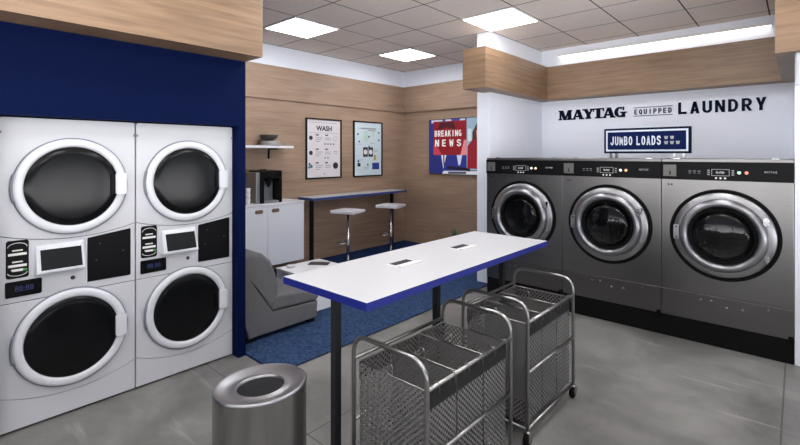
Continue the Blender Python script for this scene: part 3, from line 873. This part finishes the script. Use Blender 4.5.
for k, n_ in ((1, 'middle'), (2, 'top')):
    c = cup.copy(); COL.objects.link(c); c.location = (-5.48, 3.08, 1.0305+.0335*k*1.0+.0375*k)
    c['label'] = n_+' white cup of the stack left of the coffee machine'

# shelf with plates and a bowl
t = thing('wall_shelf', 'white wall shelf above the coffee machine', 'shelf', (-5.78, 3.30, 1.80))
b = BM(); box(b, .0, .30, -.50, .505, -.015, .020, .002); obj('board', b, M['gloss_white'], t)
b = BM(); box(b, .0, .015, .26, .285, -.17, -.0155); box(b, .015, .24, .26, .285, -.035, -.0155)
obj('bracket', b, M['black_matte'], t)
for k in range(3):
    b = BM(); r_ = (.16, .15, .135)[k]
    lathe(b, [(r_*.6, 0), (r_*.65, .003), (r_, .018), (r_-.004, .020), (r_*.6, .006), (.001, .006)], (0, 0, 0), 'z', 36, cap=False)
    p_ = obj('plate', b, M['ceramic']); p_.location = (-5.62, 3.50, 1.8205+.0215*k)
    tag(p_, ('lowest', 'middle', 'uppermost')[k]+' white plate of the stack on the wall shelf', 'plate', 'plates on the wall shelf')
b = BM(); lathe(b, [(.045, 0), (.06, .004), (.11, .04), (.135, .085), (.130, .085), (.10, .042), (.05, .012), (.001, .010)], (0, 0, 0), 'z', 36, cap=False)
p_ = obj('bowl', b, M['dark_bowl']); p_.location = (-5.62, 3.48, 1.886); tag(p_, 'dark bowl on top of the plates on the wall shelf', 'bowl')

# bar counter
t = thing('bar_table', 'narrow white wall bar with blue edge and black legs', 'table', (-5.60, 5.135, 0))
b = BM(); box(b, -.178, .196, -1.04, 1.08, 1.003, 1.038, .001); obj('tabletop', b, M['table_white'], t)
b = BM(); box(b, .1965, .200, -1.042, 1.082, 1.0, 1.037); box(b, -.178, .196, -1.043, -1.0405, 1.0, 1.037); box(b, -.178, .196, 1.0805, 1.083, 1.0, 1.037)
obj('edge_band', b, M['pale_blue_edge'], t)
for y in (-.92, .90):
    b = BM(); box(b, -.03, .02, y-.025, y+.025, .0065, 1.0025, .003); obj('leg', b, M['black_matte'], t)

# stools
def make_stool(label, loc):
    t = thing('bar_stool', label, 'stool', loc, math.radians(200), 'bar stools at the wall bar')
    b = BM(); lathe(b, [(.20, 0), (.20, .008), (.06, .018), (.03, .03)], (0, 0, 0), 'z', 40); obj('base', b, M['chrome'], t)
    b = BM(); lathe(b, [(.026, .03), (.026, .50), (.018, .505), (.018, .80)], (0, 0, 0), 'z', 24); obj('post', b, M['chrome'], t)
    b = BM(); tube(b, bend([(.0, -.02, .34), (.06, -.12, .34), (.17, -.10, .34), (.17, .10, .34), (.06, .12, .34), (.0, .02, .34)], .06, 4), .010, 8); obj('footrest', b, M['chrome'], t)
    b = BM()
    prism(b, [(-.20, .806), (-.19, .800), (.19, .800), (.20, .806), (.205, .842), (.20, .848), (-.19, .842), (-.20, .836)], -.19, .19, 'x', bev=.004)
    obj('seat', b, M['gloss_white'], t)
    b = BM(); box(b, -.08, .08, -.08, .08, .79, .7995, .003); obj('seat_plate', b, M['chrome'], t)
    return t
ST = make_stool('white seated bar stool on chrome post, left of the two at the bar', (-5.08, 4.50, .0145))
dup(ST, (-5.08, 5.45, .0145), 'white seated bar stool on chrome post, nearer the room corner')

# posters
def poster(label, y0, y1, z0, z1, paper, prints):
    t = thing('poster', label, 'poster', (-5.779, (y0+y1)/2, (z0+z1)/2), PI/2, 'framed posters on the oak wall')
    w, h = (y1-y0)/2, (z1-z0)/2
    b = BM()
    for a in ((-w, w, h-.022, h), (-w, w, -h, -h+.022), (-w, -w+.022, -h+.022, h-.022), (w-.022, w, -h+.022, h-.022)):
        box(b, a[0], a[1], -.028, .0, a[2], a[3], .002)
    obj('frame', b, M['black_matte'], t)
    b = BM(); box(b, -w+.022, w-.022, -.012, -.001, -h+.022, h-.022); obj('sheet', b, M[paper], t)
    for mname, fn in prints:
        b = BM(); fn(b, w, h); obj('print', b, M[mname], t)
    return t
Y_ = -.0121
def disc(b, x, z, r): lathe(b, [(r, -Y_), (r, -Y_+.001)], (x, 0, z), '-y', 20)
def bar(b, x0, x1, z0, z1): box(b, x0, x1, Y_-.001, Y_, z0, z1)
def p1_dark(b, w, h):
    text_bm(b, 'WASH', -.16, .16, h-.20, h-.115, Y_, .001, .03)
    disc(b, -.265, .17, .035); disc(b, -.265, -.07, .035); disc(b, .24, -.28, .055)
    bar(b, .0, .01, -h+.06, -h+.09)
    for x in (.02, .08, .14, .20): disc(b, x, .075, .014)
    for x in (.02, .08): disc(b, x, -.15, .013)
    for z in (.21, -.02, -.24): bar(b, -.17, -.11, z, z+.02); bar(b, .02, .08, z, z+.02)
def p1_grey(b, w, h):
    bar(b, -w+.06, w-.06, h-.235, h-.229)
    for z in (.17, -.06, -.28):
        for k in range(3): bar(b, -.17, -.03-.03*k, z-.03*k, z-.03*k+.010)
        for k in range(2): bar(b, .02, .14, z-.03*k, z-.03*k+.010)
    tube(b, [(.24+.04*math.cos(a), Y_, .17+.035*math.sin(a)) for a in [2*PI*k/16 for k in range(16)]], .003, 5, True)
    bar(b, .20, .28, -.05, -.04); bar(b, .20, .28, -.08, -.07); bar(b, -w+.1, w-.1, h-.07, h-.064)
def p1_teal(b, w, h): disc(b, -.29, -.25, .022); disc(b, -.255, -.285, .026); disc(b, -.30, -.30, .02)
poster('framed white poster with a bold title, left of the two posters', 4.225, 4.953, 1.303, 2.275, 'poster_white',
       [('dark_print', p1_dark), ('grey_print', p1_grey), ('teal_print', p1_teal)])
def p2_dark(b, w, h):
    box(b, -.125, -.01, Y_-.001, Y_, -.14, .03); box(b, .005, .12, Y_-.001, Y_, -.14, .03)
    for x, z in ((-.25, .26), (.27, .30), (.27, .16), (-.22, .13), (.02, .22), (.02, .04), (-.01, -.28)): disc(b, x, z, .018)
    bar(b, -.26, -.19, -.31, -.25)
def p2_light(b, w, h):
    for x in (-.0675, .0625): lathe(b, [(.045, .0132), (.045, .0145)], (x, 0, -.055), '-y', 20)
def p2_grey(b, w, h):
    bar(b, -.18, .20, h-.14, h-.115); bar(b, .0, .18, h-.17, h-.152)
    for x0, x1, z in ((-.26, -.15, .36), (.0, .11, .36), (-.26, -.17, .08), (.05, .16, .10), (-.26, -.12, -.20), (.14, .25, -.02), (.14, .25, -.05), (-.1, .02, -.33), (-.1, .0, -.36)):
        bar(b, x0, x1, z, z+.008)
def p2_green(b, w, h): bar(b, -.11, .0, .13, .32); bar(b, .10, .15, .22, .34)
def p2_gold(b, w, h): bar(b, .14, .20, -.20, -.11)
def p2_blue(b, w, h): bar(b, .10, .28, -.37, -.25); disc(b, -.24, -.22, .02)
poster('framed pale blue poster with small diagrams, nearer the room corner', 5.229, 5.945, 1.300, 2.284, 'poster_blue',
       [('dark_print', p2_dark), ('white_print', p2_light), ('grey_print', p2_grey), ('pale_green_print', p2_green), ('gold_print', p2_gold), ('blue_print', p2_blue)])

# television
t = thing('television', 'wall television showing a red news card over suited people', 'television', (-5.125, 6.53, 1.338))
TWd, THt = 1.78, .998
b = BM(); box(b, 0, TWd, .004, .0495, 0, THt, .003); obj('housing', b, M['black_matte'], t)
def scr(name, col, s=.9): return emit(name, col, s)
def tvpoly(pts, col, k, name='picture'):
    b = BM(); prism(b, pts, .0035-.0004*k, .0033-.0004*k); obj(name, b, scr('screen colour %d %d %d' % col, col), t)
tvpoly([(.008, .008), (TWd-.008, .008), (TWd-.008, THt-.008), (.008, THt-.008)], (38, 46, 128), 0, 'screen')
tvpoly([(.008, .40), (.18, .36), (.30, .20), (.30, .008), (.008, .008)], (30, 40, 112), 1)
tvpoly([(.06, .93), (.80, .95), (.80, .985), (.06, .985)], (205, 205, 222), 1)
tvpoly([(.30, .93), (.36, .93), (.38, .985), (.32, .985)], (60, 66, 150), 2)
tvpoly([(.52, .93), (.66, .93), (.70, .985), (.50, .985)], (60, 66, 150), 2)
tvpoly([(.28, .36), (.40, .36), (.36, .20), (.33, .10)], (214, 218, 232), 1)
tvpoly([(.62, .36), (.74, .36), (.70, .18), (.66, .16)], (200, 204, 225), 1)
tvpoly([(.325, .36), (.355, .36), (.36, .18), (.335, .14)], (90, 40, 60), 2)
tvpoly([(.40, .10), (.90, .06), (.90, .12), (.42, .15)], (22, 24, 40), 2)
tvpoly([(.30, .008), (1.77, .008), (1.77, .085), (.34, .06)], (206, 206, 214), 1)
tvpoly([(.44, .012), (.82, .018), (.82, .055), (.44, .05)], (60, 62, 84), 2)
tvpoly([(.83, .085), (1.77, .085), (1.77, .99), (.83, .99)], (150, 176, 196), 1)
tvpoly([(.85, .60), (.93, .58), (.93, .80), (.85, .80)], (205, 220, 230), 2)
tvpoly([(.93, .30), (1.32, .30), (1.30, .72), (1.18, .90), (1.04, .90), (.95, .74)], (74, 42, 36), 2)
tvpoly([(.84, .11), (1.44, .11), (1.40, .50), (1.20, .58), (.95, .62), (.85, .50)], (140, 26, 40), 3)
tvpoly([(1.04, .60), (1.20, .60), (1.22, .76), (1.12, .83), (1.02, .76)], (196, 150, 130), 4)
tvpoly([(.107, .345), (.829, .345), (.829, .955), (.107, .955)], (138, 14, 32), 3)
tvpoly([(.107, .345), (.30, .345), (.22, .46), (.107, .56)], (190, 60, 70), 4)
tvpoly([(.70, .345), (.829, .345), (.829, .60), (.78, .62)], (226, 130, 136), 4)
tvpoly([(.20, .80), (.40, .84), (.60, .80), (.56, .93), (.26, .94)], (70, 8, 22), 4)
b = BM(); block_word(b, 'BREAKING', .135, .725, .68, .79, .0015, .0005, .2); block_word(b, 'NEWS', .145, .715, .50, .625, .0015, .0005, .75)
obj('headline', b, scr('headline white', (232, 226, 228), 1.0), t)

# potted plant
t = thing('potted_plant', 'green leafy potted plant on the floor below the television', 'plant', (-4.20, 6.08, .0145))
b = BM(); lathe(b, [(.09, 0), (.12, .20), (.105, .20), (.10, .17)], (0, 0, 0), 'z', 28); obj('pot', b, M['pot'], t)
b = BM(); lathe(b, [(.099, .165), (.001, .172)], (0, 0, 0), 'z', 24); obj('soil', b, M['soil'], t)
b = BM()
for k in range(26):
    a = random.uniform(0, 2*PI); L_ = random.uniform(.16, .34); lean = random.uniform(.25, 1.0); w_ = random.uniform(.012, .024)
    d = Vector((math.cos(a), math.sin(a), 0)); s_ = Vector((-math.sin(a), math.cos(a), 0)); prev = None
    for q in range(7):
        u = q/6; p = Vector((0, 0, .172))+d*(.03+lean*L_*.8*u**1.3)+Vector((0, 0, L_*(u-.35*lean*u*u)))
        ww = w_*math.sin(PI*min(.98, .12+u*.86))
        row = [b.verts.new(p-s_*ww), b.verts.new(p+Vector((0, 0, -.004))), b.verts.new(p+s_*ww)]
        if prev:
            for i in range(2): b.faces.new([prev[i], prev[i+1], row[i+1], row[i]])
        prev = row
obj('foliage', b, M['leaf'], t)

# ------------------------------------------------------------------ camera, world, view
cam = bpy.data.cameras.new('camera'); co = bpy.data.objects.new('camera', cam); COL.objects.link(co)
co.location = (0, 0, 1.7); co.rotation_euler = (PI/2, 0, .730)
cam.sensor_width = 36; cam.lens = 445.6/800*36; cam.shift_y = -68.4/800; cam.clip_start = .02
C.camera = co
UPLIGHT, SKY = (6.9, 6.9, 7.0), (.45, .5, .6)
wd = bpy.data.worlds.new('world'); C.world = wd; wd.use_nodes = True
WN, WL = wd.node_tree.nodes, wd.node_tree.links
bg = WN['Background']; bg.inputs[1].default_value = 1.0
wt = WN.new('ShaderNodeTexCoord'); wsp = WN.new('ShaderNodeSeparateXYZ'); WL.new(wt.outputs['Generated'], wsp.inputs[0])
wr = WN.new('ShaderNodeValToRGB'); we = wr.color_ramp.elements          # lower half brightened as an added uplight for the ceiling, pale sky above
wm = WN.new('ShaderNodeMapRange'); wm.inputs[1].default_value = -1; WL.new(wsp.outputs['Z'], wm.inputs[0]); WL.new(wm.outputs[0], wr.inputs['Fac'])
we[0].position = .47; we[0].color = (UPLIGHT[0], UPLIGHT[1], UPLIGHT[2], 1); we[1].position = .52; we[1].color = (SKY[0], SKY[1], SKY[2], 1)
WL.new(wr.outputs['Color'], bg.inputs['Color'])
C.view_settings.view_transform = 'Standard'; C.view_settings.look = 'None'
C.view_settings.gamma = 1; C.view_settings.use_curve_mapping = False
C.view_settings.exposure = 0.0
